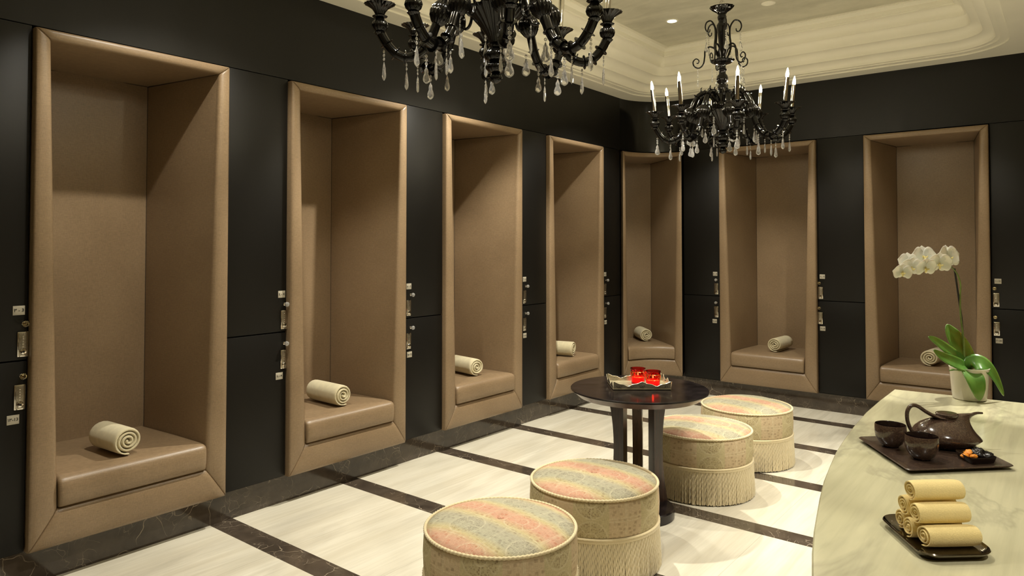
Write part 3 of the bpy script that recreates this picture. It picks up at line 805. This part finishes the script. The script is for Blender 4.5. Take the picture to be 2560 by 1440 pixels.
def blob(name, mat, x, y, z, r, sx, sy, sz, seed, amp):
    rnd = random.Random(seed); bm = bmesh.new(); bmesh.ops.create_icosphere(bm, subdivisions=3, radius=r)
    fr = [(Vector((rnd.uniform(-1, 1), rnd.uniform(-1, 1), rnd.uniform(-1, 1))).normalized(), rnd.uniform(2, 6), rnd.uniform(0, 6)) for _ in range(7)]
    for v in bm.verts:
        nn = v.co.normalized(); s = 1+amp*sum(sin(k*nn.dot(d)*2+p) for d, k, p in fr)/3
        v.co = Vector((v.co.x*sx*s, v.co.y*sy*s, v.co.z*sz*s))
    me = bpy.data.meshes.new(name); bm.to_mesh(me); bm.free(); me.materials.append(mat)
    me.polygons.foreach_set('use_smooth', [True]*len(me.polygons)); o = bpy.data.objects.new(name, me); COL.objects.link(o)
    o.location = (x, y, z); o.rotation_euler = (rnd.uniform(-.2, .2), rnd.uniform(-.2, .2), rnd.uniform(0, 3)); return o
R2 = Vector((cos(VD), sin(VD))); F2 = Vector((-sin(VD), cos(VD)))
for k, (a, c, h, lb) in enumerate([(-.028, .000, .010, 'orange dried apricot at the left corner of the snack dish'), (-.013, -.012, .012, 'orange dried apricot nearest the camera in the snack dish'),
                            (-.012, .012, .013, 'orange dried apricot in the middle of the snack dish'), (-.001, .022, .013, 'orange dried apricot farthest back in the snack dish')]):
    p = dc+R2*a+F2*c; tag(blob('dried_apricot', APRI, p.x, p.y, TZ2+h, .0095, 1.1, .9, .62, k, .12), lb, 'dried fruit', 'dried apricots in the snack dish')
for k, (a, c, h, lb) in enumerate([(.004, -.008, .014, 'black dried prune beside the apricots in the snack dish'), (.017, -.014, .012, 'black dried prune nearest the camera in the snack dish'),
                            (.014, .006, .018, 'black dried prune on top of the fruit heap'), (.028, -.001, .013, 'black dried prune at the right corner of the snack dish'),
                            (.010, .018, .013, 'black dried prune at the back of the snack dish')]):
    p = dc+R2*a+F2*c; tag(blob('dried_prune', PRUNE, p.x, p.y, TZ2+h, .0115, 1.1, .95, .7, k+20, .3), lb, 'dried fruit', 'dried prunes in the snack dish')

# towel tray with six small rolls
c0 = Vector((3.444, 1.494)); au = atan2(-.835, .55); av = atan2(.66, .75)
o = trayshape(c0, .092, .066, au, av, 'towel_tray', DARKCH, .013, None, (c0.x, c0.y, H+.0005), .03)
tag(o, 'dark chrome tray with rounded corners holding small yellow towels', 'tray')
U = Vector((cos(au), sin(au))); V = Vector((cos(av), sin(av))); r = .0208; zt = H+.007
for k, (q, lvl, sh, lb) in enumerate([(1, 0, .004, 'small rolled yellow towel, bottom row nearest the camera'), (0, 0, -.004, 'small rolled yellow towel, middle of the bottom row'), (-1, 0, 0, 'small rolled yellow towel, bottom row farthest from the camera'),
                           (.5, 1, 0, 'small rolled yellow towel of the middle layer, nearer the camera'), (-.5, 1, -.004, 'small rolled yellow towel of the middle layer, farther back'), (0, 2, .001, 'small rolled yellow towel on top of the stack')]):
    p = c0+U*(q*2*r*.98-.002)+V*(sh+.003)
    o = roll_mesh('small_towel', .094, r, TERRY2, None, 50+k, 3.0, .2, sq=.98, wob=.003)
    o.location = (p.x, p.y, zt+r*.93+lvl*r*1.60); o.rotation_euler = (0, 0, av)
    tag(o, lb, 'towel', 'small yellow towels stacked on the chrome tray')

# ------------------------------------------------------------------ orchid
OX, OY = 3.362, 2.945
pot = empty('potted_orchid', (OX, OY, H)); tag(pot, 'white moth orchid in a pale pot at the back of the counter', 'plant')
b = MB(); b.lathe([(0, 0), (.047, 0), (.051, .003), (.0535, .02), (.060, .108), (.062, .112), (.058, .112), (.054, .09), (0, .088)], 48); b.build('flower_pot', POTM, pot)
b = MB(); b.lathe([(0, .102), (.03, .100), (.05, .092), (.055, .088)], 24, caps=False); b.build('moss', MOSS, pot)
O = Vector((OX, OY, H))
Rv = Vector((cos(VD), sin(VD), 0)); Fv = Vector((-sin(VD), cos(VD), 0)); Zv = Vector((0, 0, 1))
def PL(a, f, z): return Rv*a+Fv*f+Zv*z     # right, away, up (relative to pot base)
def pxl(u, v, f=0):                          # measured photo position at the pot's distance, f metres further back
    p = PL((u-2421)/730.0, 0, (1006-v)/730.0)+Vector((OX, OY, H)); c = Vector((CX, 0, CZ))
    return c+(p-c)*(1+f/2.42)-Vector((OX, OY, H))
def leaf(path, wd, nrm, seg=14, fold=.25, parent=pot):
    P = spline(path, 5); n = len(P); rows = []; Nr = Vector(nrm).normalized()
    for i, p in enumerate(P):
        t = i/(n-1); tan = (P[min(i+1, n-1)]-P[max(i-1, 0)]).normalized(); sd = tan.cross(Nr).normalized(); up = sd.cross(tan)
        w_ = wd*(sin(pi*min(1, t*.93+.07)**.85))**.7*(1 if t < .97 else .5)
        if t >= .999: w_ = .001
        rows.append([p+sd*(w_*s)+up*(abs(s)**1.4*w_*fold) for s in [-1, -.75, -.5, -.25, -.06, 0, .06, .25, .5, .75, 1]])
    rows2 = [[q-(P[0]-P[0]) for q in r_] for r_ in rows]
    b = MB(); b.grid([[tuple(q) for q in r_] for r_ in rows2]); o = b.build('leaf', LEAFG, parent, 60)
    md = o.modifiers.new('thickness', 'SOLIDIFY'); md.thickness = .0022; md.offset = 0
    return o
B0 = pxl(2417, 930)
toC = -Fv
leaf([B0, pxl(2412, 905, .0), pxl(2395, 870, .01), pxl(2375, 835, .02), pxl(2366, 814, .03)], .036, toC+Rv*.2)
leaf([B0, pxl(2405, 915, -.01), pxl(2375, 890, -.02), pxl(2340, 862, -.03), pxl(2317, 846, -.03)], .026, toC+Zv*.8)
leaf([B0, pxl(2405, 922, -.03), pxl(2380, 912, -.05), pxl(2352, 898, -.06), pxl(2330, 880, -.06)], .024, toC*1.0+Zv*.6)
leaf([B0, pxl(2432, 915, -.02), pxl(2458, 918, -.03), pxl(2485, 948, -.035), pxl(2509, 998, -.03)], .034, toC+Zv*.9+Rv*.2, fold=.15)
leaf([B0, pxl(2422, 935, -.04), pxl(2434, 955, -.07), pxl(2443, 985, -.085), pxl(2447, 1010, -.085)], .034, toC+Zv*.5, fold=.15)
leaf([pxl(2412, 940), pxl(2400, 936, -.02), pxl(2385, 932, -.04), pxl(2370, 934, -.05)], .009, Zv)
b = MB(); stem = spline([pxl(2412, 938), pxl(2409, 880), pxl(2406, 836), pxl(2401, 790), pxl(2401, 740), pxl(2402, 712), pxl(2396, 690), pxl(2386, 674), pxl(2374, 664), pxl(2355, 655), pxl(2330, 652), pxl(2300, 655), pxl(2275, 663), pxl(2255, 672)], 5)
b.tube(stem, [.0032-.0018*i/len(stem) for i in range(len(stem))], 8); b.build('flower_stem', STEMG, pot, 60)
b = MB(); b.tube([pxl(2413, 938, .004), pxl(2404, 800, .004), pxl(2387, 671, .004)], .0030, 8); b.build('support_stake', STAKE, pot)
def petal_rows(L, Wd, cup_, th, tilt, narrow=False):
    rows = []; N = 8
    for i in range(N+1):
        t = i/N
        w_ = Wd*(sin(pi*(t*.86+.07))**(.75 if not narrow else .9))
        if i == N: w_ = Wd*.22
        row = []
        for s in [-1, -.7, -.35, 0, .35, .7, 1]:
            x = L*t*(1-.10*s*s*t); y = w_*s; z = cup_*L*(t*t*.8)+.10*Wd*(s*s)*sin(pi*t)+.03*Wd*sin(6*t+3*s)
            ca, sa = cos(th), sin(th)
            row.append((x*ca-y*sa, x*sa+y*ca, z))
        rows.append(row)
    return rows
def flower(c, yawd, pit, s, seed):
    """local +Z faces out of the bloom"""
    rnd = random.Random(seed)
    d = (Rv*sin(radians(yawd))-Fv*cos(radians(yawd)))*cos(radians(pit))+Zv*sin(radians(pit)); d.normalize()
    q = d.to_track_quat('Z', 'Y'); M = q.to_matrix()
    b = MB()
    for th, L, Wd, nar, cu in ((90, .040, .019, True, -.12), (210, .038, .018, True, -.10), (330, .038, .018, True, -.10), (10, .043, .032, False, .16), (170, .043, .032, False, .16)):
        b.grid([[tuple((M @ Vector(p))*s+c) for p in r_] for r_ in petal_rows(L, Wd, cu+rnd.uniform(-.06, .06), radians(th+rnd.uniform(-6, 6)), 0, nar)])
    o = b.build('blossom', PETAL, pot, 70, fixn=False)
    md = o.modifiers.new('thickness', 'SOLIDIFY'); md.thickness = .0008
    b = MB(); M4 = M
    pts = [(0, .002, 0), (0, -.002, .006), (0, -.008, .010), (0, -.014, .010), (0, -.018, .006)]
    b.tube([tuple((M @ Vector(p))*s+c) for p in spline(pts, 3)], [.0018+.0016*sin(pi*i/12) for i in range(13)], 8)
    for sg in (-1, 1):
        b.tube([tuple((M @ Vector(p))*s+c) for p in spline([(0, -.004, .004), (sg*.006, -.004, .010), (sg*.009, .000, .012)], 3)], [.0016, .002, .0024, .0026, .0022, .0016, .001], 8)
    b.build('flower_lip', LIPM, o, 60)
for i, (u, v, f, yw, pt, s) in enumerate([(2348, 658, -.02, -10, -18, 1.0), (2370, 642, .015, 18, 8, 1.12), (2308, 640, .02, -5, 10, 1.0), (2312, 668, -.03, 5, -25, .92),
                                   (2277, 668, -.01, -15, -22, .95), (2268, 652, .02, -30, 0, .78), (2253, 680, -.02, -15, -22, .78)]):
    flower(pxl(u, v, f), yw, pt, s*1.0, i+3)

# ------------------------------------------------------------------ chandeliers
def ring_collar(mb, P, t, r0, r1, w_=.004, seg=14):
    t = Vector(t).normalized(); a = Vector((0, 1, 0)) if abs(t.y) < .9 else Vector((1, 0, 0)); a = (a-t*t.dot(a)).normalized(); b_ = t.cross(a); P = Vector(P)
    rows = []
    for dd, r in ((-w_, r0), (-w_*.3, r1), (w_*.3, r1), (w_, r0)):
        rows.append([tuple(P+t*dd+(a*cos(2*pi*k/seg)+b_*sin(2*pi*k/seg))*r) for k in range(seg)])
    mb.grid(rows, cv=True)
PEND = {}
def pendant_mesh(kind):
    """hanging string; origin at hook; kind = (number of beads, drop length)"""
    nb, L = kind; b = MB(); z = -.003
    b.tube([(0, 0, 0), (0, 0, -.006-nb*.0155-.004)], .0005, 4)
    for k in range(nb):
        zc = z-.0085-k*.0155
        M = Matrix.Rotation(pi/2, 3, 'X')
        b.lathe([(0, -.003), (.0045, -.0028), (.0072, 0), (.0045, .0028), (0, .003)], 8, (0, 0, zc), M=M)
    z0 = z-nb*.0155-.004
    # flat pear drop with scalloped outline and facetted face
    out = []
    pr = [(0, .0022), (.10, .0045), (.18, .0085), (.28, .0105), (.36, .0090), (.44, .0105), (.55, .0145), (.68, .0175), (.80, .0178), (.90, .0140), (.97, .0065), (1.0, .0)]
    sc = L/.075
    for t, w_ in pr: out.append((w_*sc, z0-L*t))
    for t, w_ in pr[::-1][1:]: out.append((-w_*sc, z0-L*t))
    n = len(out); cz = z0-L*.70
    vs = [(x, 0, z_) for x, z_ in out]; inn_ = [(x*.62, .0042*sc, cz+(z_-cz)*.72) for x, z_ in out]; inn2 = [(x*.62, -.0042*sc, cz+(z_-cz)*.72) for x, z_ in out]
    o0 = len(vs)
    allv = vs+inn_+inn2+[(0, .0058*sc, cz), (0, -.0058*sc, cz)]
    fs = []
    for i in range(n):
        j = (i+1) % n
        fs += [[i, j, n+j, n+i], [j, i, 2*n+i, 2*n+j], [n+i, n+j, 3*n], [2*n+j, 2*n+i, 3*n+1]]
    b.add(allv, fs); return b
def pend(parent, p, kind, rz):
    if kind not in PEND:
        o = pendant_mesh(kind).build('crystal_pendant', CRYSTAL, parent, 0, fixn=True); PEND[kind] = o.data
    else:
        o = bpy.data.objects.new('crystal_pendant', PEND[kind]); COL.objects.link(o); o.parent = parent
    o.location = p; o.rotation_euler = (0, 0, rz); return o
def make_chandelier(light_on):
    root = empty('chandelier'); rnd = random.Random(11)
    # centre stem: finial, bell, baluster, discs
    b = MB()
    b.lathe([(0, 0), (.010, .004), (.022, .012), (.026, .024), (.022, .036), (.014, .044)], 48, ribs=12, amp=.05)
    b.lathe([(.014, .042), (.030, .050), (.041, .062), (.041, .074), (.030, .086), (.024, .090)], 60, ribs=15, amp=.05)
    b.lathe([(.024, .090), (.040, .098), (.050, .112), (.048, .126), (.034, .140), (.026, .150), (.030, .158), (.036, .162), (.030, .166)], 60, ribs=15, amp=.04)
    b.lathe([(.024, .165), (.034, .190), (.058, .225), (.090, .262), (.122, .296), (.130, .306), (.124, .308), (.05, .30)], 96, ribs=24, amp=.035)
    b.lathe([(.05, .30), (.062, .318), (.062, .36), (.05, .385), (.034, .40), (.026, .43), (.034, .455), (.032, .475), (.024, .488), (.034, .505), (.039, .525), (.034, .548), (.024, .560), (.022, .575), (.031, .59), (.024, .60), (.022, .615), (.034, .632)], 60, ribs=15, amp=.03)
    b.build('stem_lower', BLKGLASS, root, 60)
    b = MB(); b.lathe([(.030, .625), (.060, .634), (.080, .650), (.083, .658), (.076, .660), (.050, .652), (.026, .664), (.020, .70), (.022, .76), (.030, .84), (.036, .885), (.034, .905), (.026, .918), (.022, .925), (.028, .94), (.031, .955), (.026, .97), (.034, .985), (.040, .990), (.062, 1.003), (.080, 1.020), (.083, 1.028), (.076, 1.029), (.020, 1.020), (.010, 1.035), (0, 1.037)], 72, ribs=12, amp=.025)
    b.build('stem_upper', BLKGLASS, root, 60)
    b = MB()
    for k in range(22):
        a = 2*pi*k/22; b.lathe([(0, -.005), (.005, 0), (0, .006)], 6, (.070*cos(a), .070*sin(a), .668))
    b.build('crystal_collar', CRYSTAL, root, 0)
    # chain to the ceiling
    z0, z1 = 1.030, ZP; b = MB(); b.tube([(.018*cos(t), 0, 1.052+.020*sin(t)) for t in [2*pi*k/20 for k in range(20)]], .0022, 6, closed=True); b.build('hanging_ring', CHROME, root)
    # arms
    for k in range(8):
        arm = MB()
        pts = spline([(.040, 0, .345), (.075, 0, .405), (.120, 0, .432), (.165, 0, .412), (.198, 0, .355), (.222, 0, .295), (.246, 0, .230), (.272, 0, .168), (.312, 0, .118), (.362, 0, .098), (.408, 0, .113), (.443, 0, .150), (.466, 0, .190)], 5)
        n = len(pts)
        arm.tube(pts, [.0145+.0045*min(1, i/20) for i in range(n)], 14)
        for i, (r0, r1) in {8: (.016, .024), 16: (.017, .030), 34: (.018, .026), 38: (.018, .028), 42: (.018, .030), 46: (.018, .030), 50: (.018, .030), 55: (.018, .030)}.items():
            if i < n-1: ring_collar(arm, pts[i], pts[min(i+1, n-1)]-pts[i-1], r0, r1)
        # thorn scrolls on top of the shoulder
        for q, (bx, bz) in enumerate(((.095, .432), (.145, .438))):
            sp_ = [(bx, 0, bz), (bx+.005, .004, bz+.020), (bx-.006, 0, bz+.034)]
            arm.tube(spline(sp_, 4), [.006, .006, .0058, .0055, .005, .0042, .0034, .002, .001], 8)
        # inward curl between bell and bulb
        cu = [(.205+.0*j-.034*cos(a_)*(1-j/26), 0, .300+.055*sin(a_)*(1-j/26)) for j, a_ in enumerate([-2.2+j*.42 for j in range(14)])]
        arm.tube(spline([(c[0]-.045, c[1], c[2]) for c in cu], 2), .0065, 8)
        ao = arm.build('arm', BLKGLASS, root, 60); ao.rotation_euler = (0, 0, 2*pi*k/8)
        # ribbed bulb part way down
        b = MB(); ax = Vector((.24-.212, 0, .245-.325)).normalized()
        M = ax.to_track_quat('Z', 'Y').to_matrix()
        b.lathe([(.018, -.052), (.030, -.042), (.041, -.020), (.044, .0), (.040, .020), (.028, .040), (.018, .050)], 64, (.226, 0, .280), ribs=16, amp=.055, M=M); b.build('ribbed_bulb', BLKGLASS, ao, 60)
        # ball, drip pan
        b = MB(); c = (.470, 0, -.022)
        b.lathe([(.014, .205), (.020, .212), (.024, .216), (.018, .222), (.028, .232), (.032, .246), (.028, .260), (.018, .270), (.016, .274), (.028, .279), (.030, .283), (.018, .287)], 56, c, ribs=14, amp=.05)
        b.lathe([(.017, .286), (.022, .298), (.032, .312), (.050, .324), (.062, .330), (.061, .332), (.046, .328), (.020, .312), (.013, .312)], 72, c, ribs=18, amp=.04)
        b.build('drip_pan', BLKGLASS, ao, 60)
        tl = Matrix.Rotation(radians(5), 3, 'Y')
        b = MB(); b.lathe([(0, 0), (.0135, 0), (.0135, .185), (0, .185)], 24, (.470, 0, .284), M=tl); b.build('candle_sleeve', CHROME, ao)
        b = MB(); b.lathe([(0, .183), (.008, .184), (.0105, .196), (.0095, .212), (.004, .236), (0, .246)], 16, (.470, 0, .284), M=tl); b.build('light_bulb', BULB, ao)
        for (r_, z_, kd, off) in ((.455, .132, (3, .075), .0), (.365, .078, (2, .075), .010), (.285, .120, (3, .070), -.012), (.235, .165, (1, .078), .02)):
            pend(ao, (r_, off, z_), kd, rnd.uniform(0, pi))
        if k % 2 == 0: pend(ao, (.150, .03, .255), (3, .075), rnd.uniform(0, pi))
    # upper scrolls
    for k in range(5):
        a = 2*pi*k/5+.5
        b = MB()
        hook = [(.030, 0, .660), (.058, 0, .74), (.052, 0, .82), (.056, 0, .885), (.084, 0, .925), (.118, 0, .915), (.130, 0, .880), (.116, 0, .848), (.098, 0, .850), (.094, 0, .868)]
        b.tube(spline(hook, 6), lambda t: .0072-.0035*t, 8)
        o = b.build('upper_scroll', BLKGLASS, root, 60); o.rotation_euler = (0, 0, a); pend(o, (.122, 0, .846), (4, .07), .4+k)
        b = MB()
        hook = [(.020, 0, .675), (.045, 0, .735), (.085, 0, .758), (.115, 0, .735), (.120, 0, .69), (.130, 0, .64), (.160, 0, .615), (.192, 0, .630), (.200, 0, .662), (.180, 0, .682), (.160, 0, .668), (.165, 0, .650), (.176, 0, .652)]
        b.tube(spline(hook, 6), lambda t: .0066-.0028*t, 8)
        o = b.build('lower_scroll', BLKGLASS, root, 60); o.rotation_euler = (0, 0, a+.63); pend(o, (.168, 0, .610), (4, .06), 1.1*k)
    return root
ch = make_chandelier(True)
def chain(root, zb):
    b = MB(); z = 1.075; i = 0
    while zb+z < ZP-.02:
        pts = [(.009*cos(t), 0, z+.015*sin(t)) if i % 2 == 0 else (0, .009*cos(t), z+.015*sin(t)) for t in [2*pi*k/12 for k in range(12)]]
        b.tube(pts, .002, 5, closed=True); z += .024; i += 1
    b.build('chain', CHROME, root)
    b = MB(); b.lathe([(.004, ZP-zb-.035), (.03, ZP-zb-.03), (.055, ZP-zb-.006), (.055, ZP-zb), (0, ZP-zb)], 32); b.build('ceiling_rose', BLKGLASS, root)
c2 = copy_tree(ch)
def face(x, y): return atan2(0-y, CX-x)      # direction towards the camera
def hang(o, loc, px, th):
    o.location = loc; bear = atan2(px-1280, FPX)
    ax = Vector((cos(VD-bear), sin(VD-bear), 0))
    M = Matrix.Rotation(radians(4.0), 3, ax) @ Matrix.Rotation(VD-bear-radians(th), 3, 'Z')
    o.rotation_euler = M.to_euler(); chain(o, loc[2])
hang(ch, (1.80, 2.216, 2.207), 1240, -6)
hang(c2, (1.735, 4.800, 2.187), 1808, 34)
tag(ch, 'black glass chandelier hanging nearest, cut off by the top photo edge', 'chandelier', 'black glass chandeliers')
tag(c2, 'black glass chandelier hanging farther back, its lit candle bulbs all in view', 'chandelier', 'black glass chandeliers')

# ------------------------------------------------------------------ downlights
def downlight(x, y, z, lb, power, on=True, size=radians(104), tgt=None, blend=.35):
    root = empty('recessed_downlight', (x, y, z)); tag(root, lb, 'ceiling light')
    b = MB(); b.lathe([(.040, 0), (.040, -.004), (.052, -.004), (.055, -.001), (.055, 0)], 40, caps=False); b.build('trim_ring', PLASTER, root)
    b = MB(); b.lathe([(0, -.0015), (.040, -.0015)], 40, caps=False); b.build('lamp_face', LAMP if on else PLASTER, root)
    if on:
        ld = bpy.data.lights.new('downlight_beam', 'SPOT'); ld.energy = power; ld.color = WARM; ld.spot_size = size; ld.spot_blend = blend; ld.shadow_soft_size = .03
        lo = bpy.data.objects.new('downlight_beam', ld); COL.objects.link(lo); lo.parent = root; lo.location = (0, 0, -.02)
        if tgt is not None:
            d = Vector(tgt)-Vector((x, y, z)); lo.rotation_euler = d.to_track_quat('-Z', 'Y').to_euler()
XL, XQ = .957, 2.513
downlight(XL, 5.625, ZP-.001, 'lit recessed downlight in the silver ceiling panel, left of the far chandelier', SPOT_W)
downlight(XL, 3.70, ZP-.001, 'recessed downlight beside the nearer chandelier on the locker side', SPOT_W*2.0)
downlight(XL, 1.80, ZP-.001, 'recessed downlight over the nearest alcove', SPOT_W)
downlight(XQ, 5.625, ZP-.001, 'recessed downlight on the counter side near the back wall', SPOT_W*.55)
downlight(XQ, 3.70, ZP-.001, 'recessed downlight on the counter side, middle of the room', SPOT_W*.55)
downlight(XQ, 1.80, ZP-.001, 'recessed downlight on the counter side, nearest the camera', SPOT_W*.55)
downlight(1.765, 5.70, ZP-.001, 'unlit round disc in the silver ceiling panel, right of the far chandelier stem', 0, False)
downlight(3.9, 4.2, ZC-.001, 'recessed downlight above the counter end', 330, size=radians(78), blend=.06)
downlight(4.3, .6, ZC-.001, 'recessed downlight behind the counter', SPOT_W*.6)
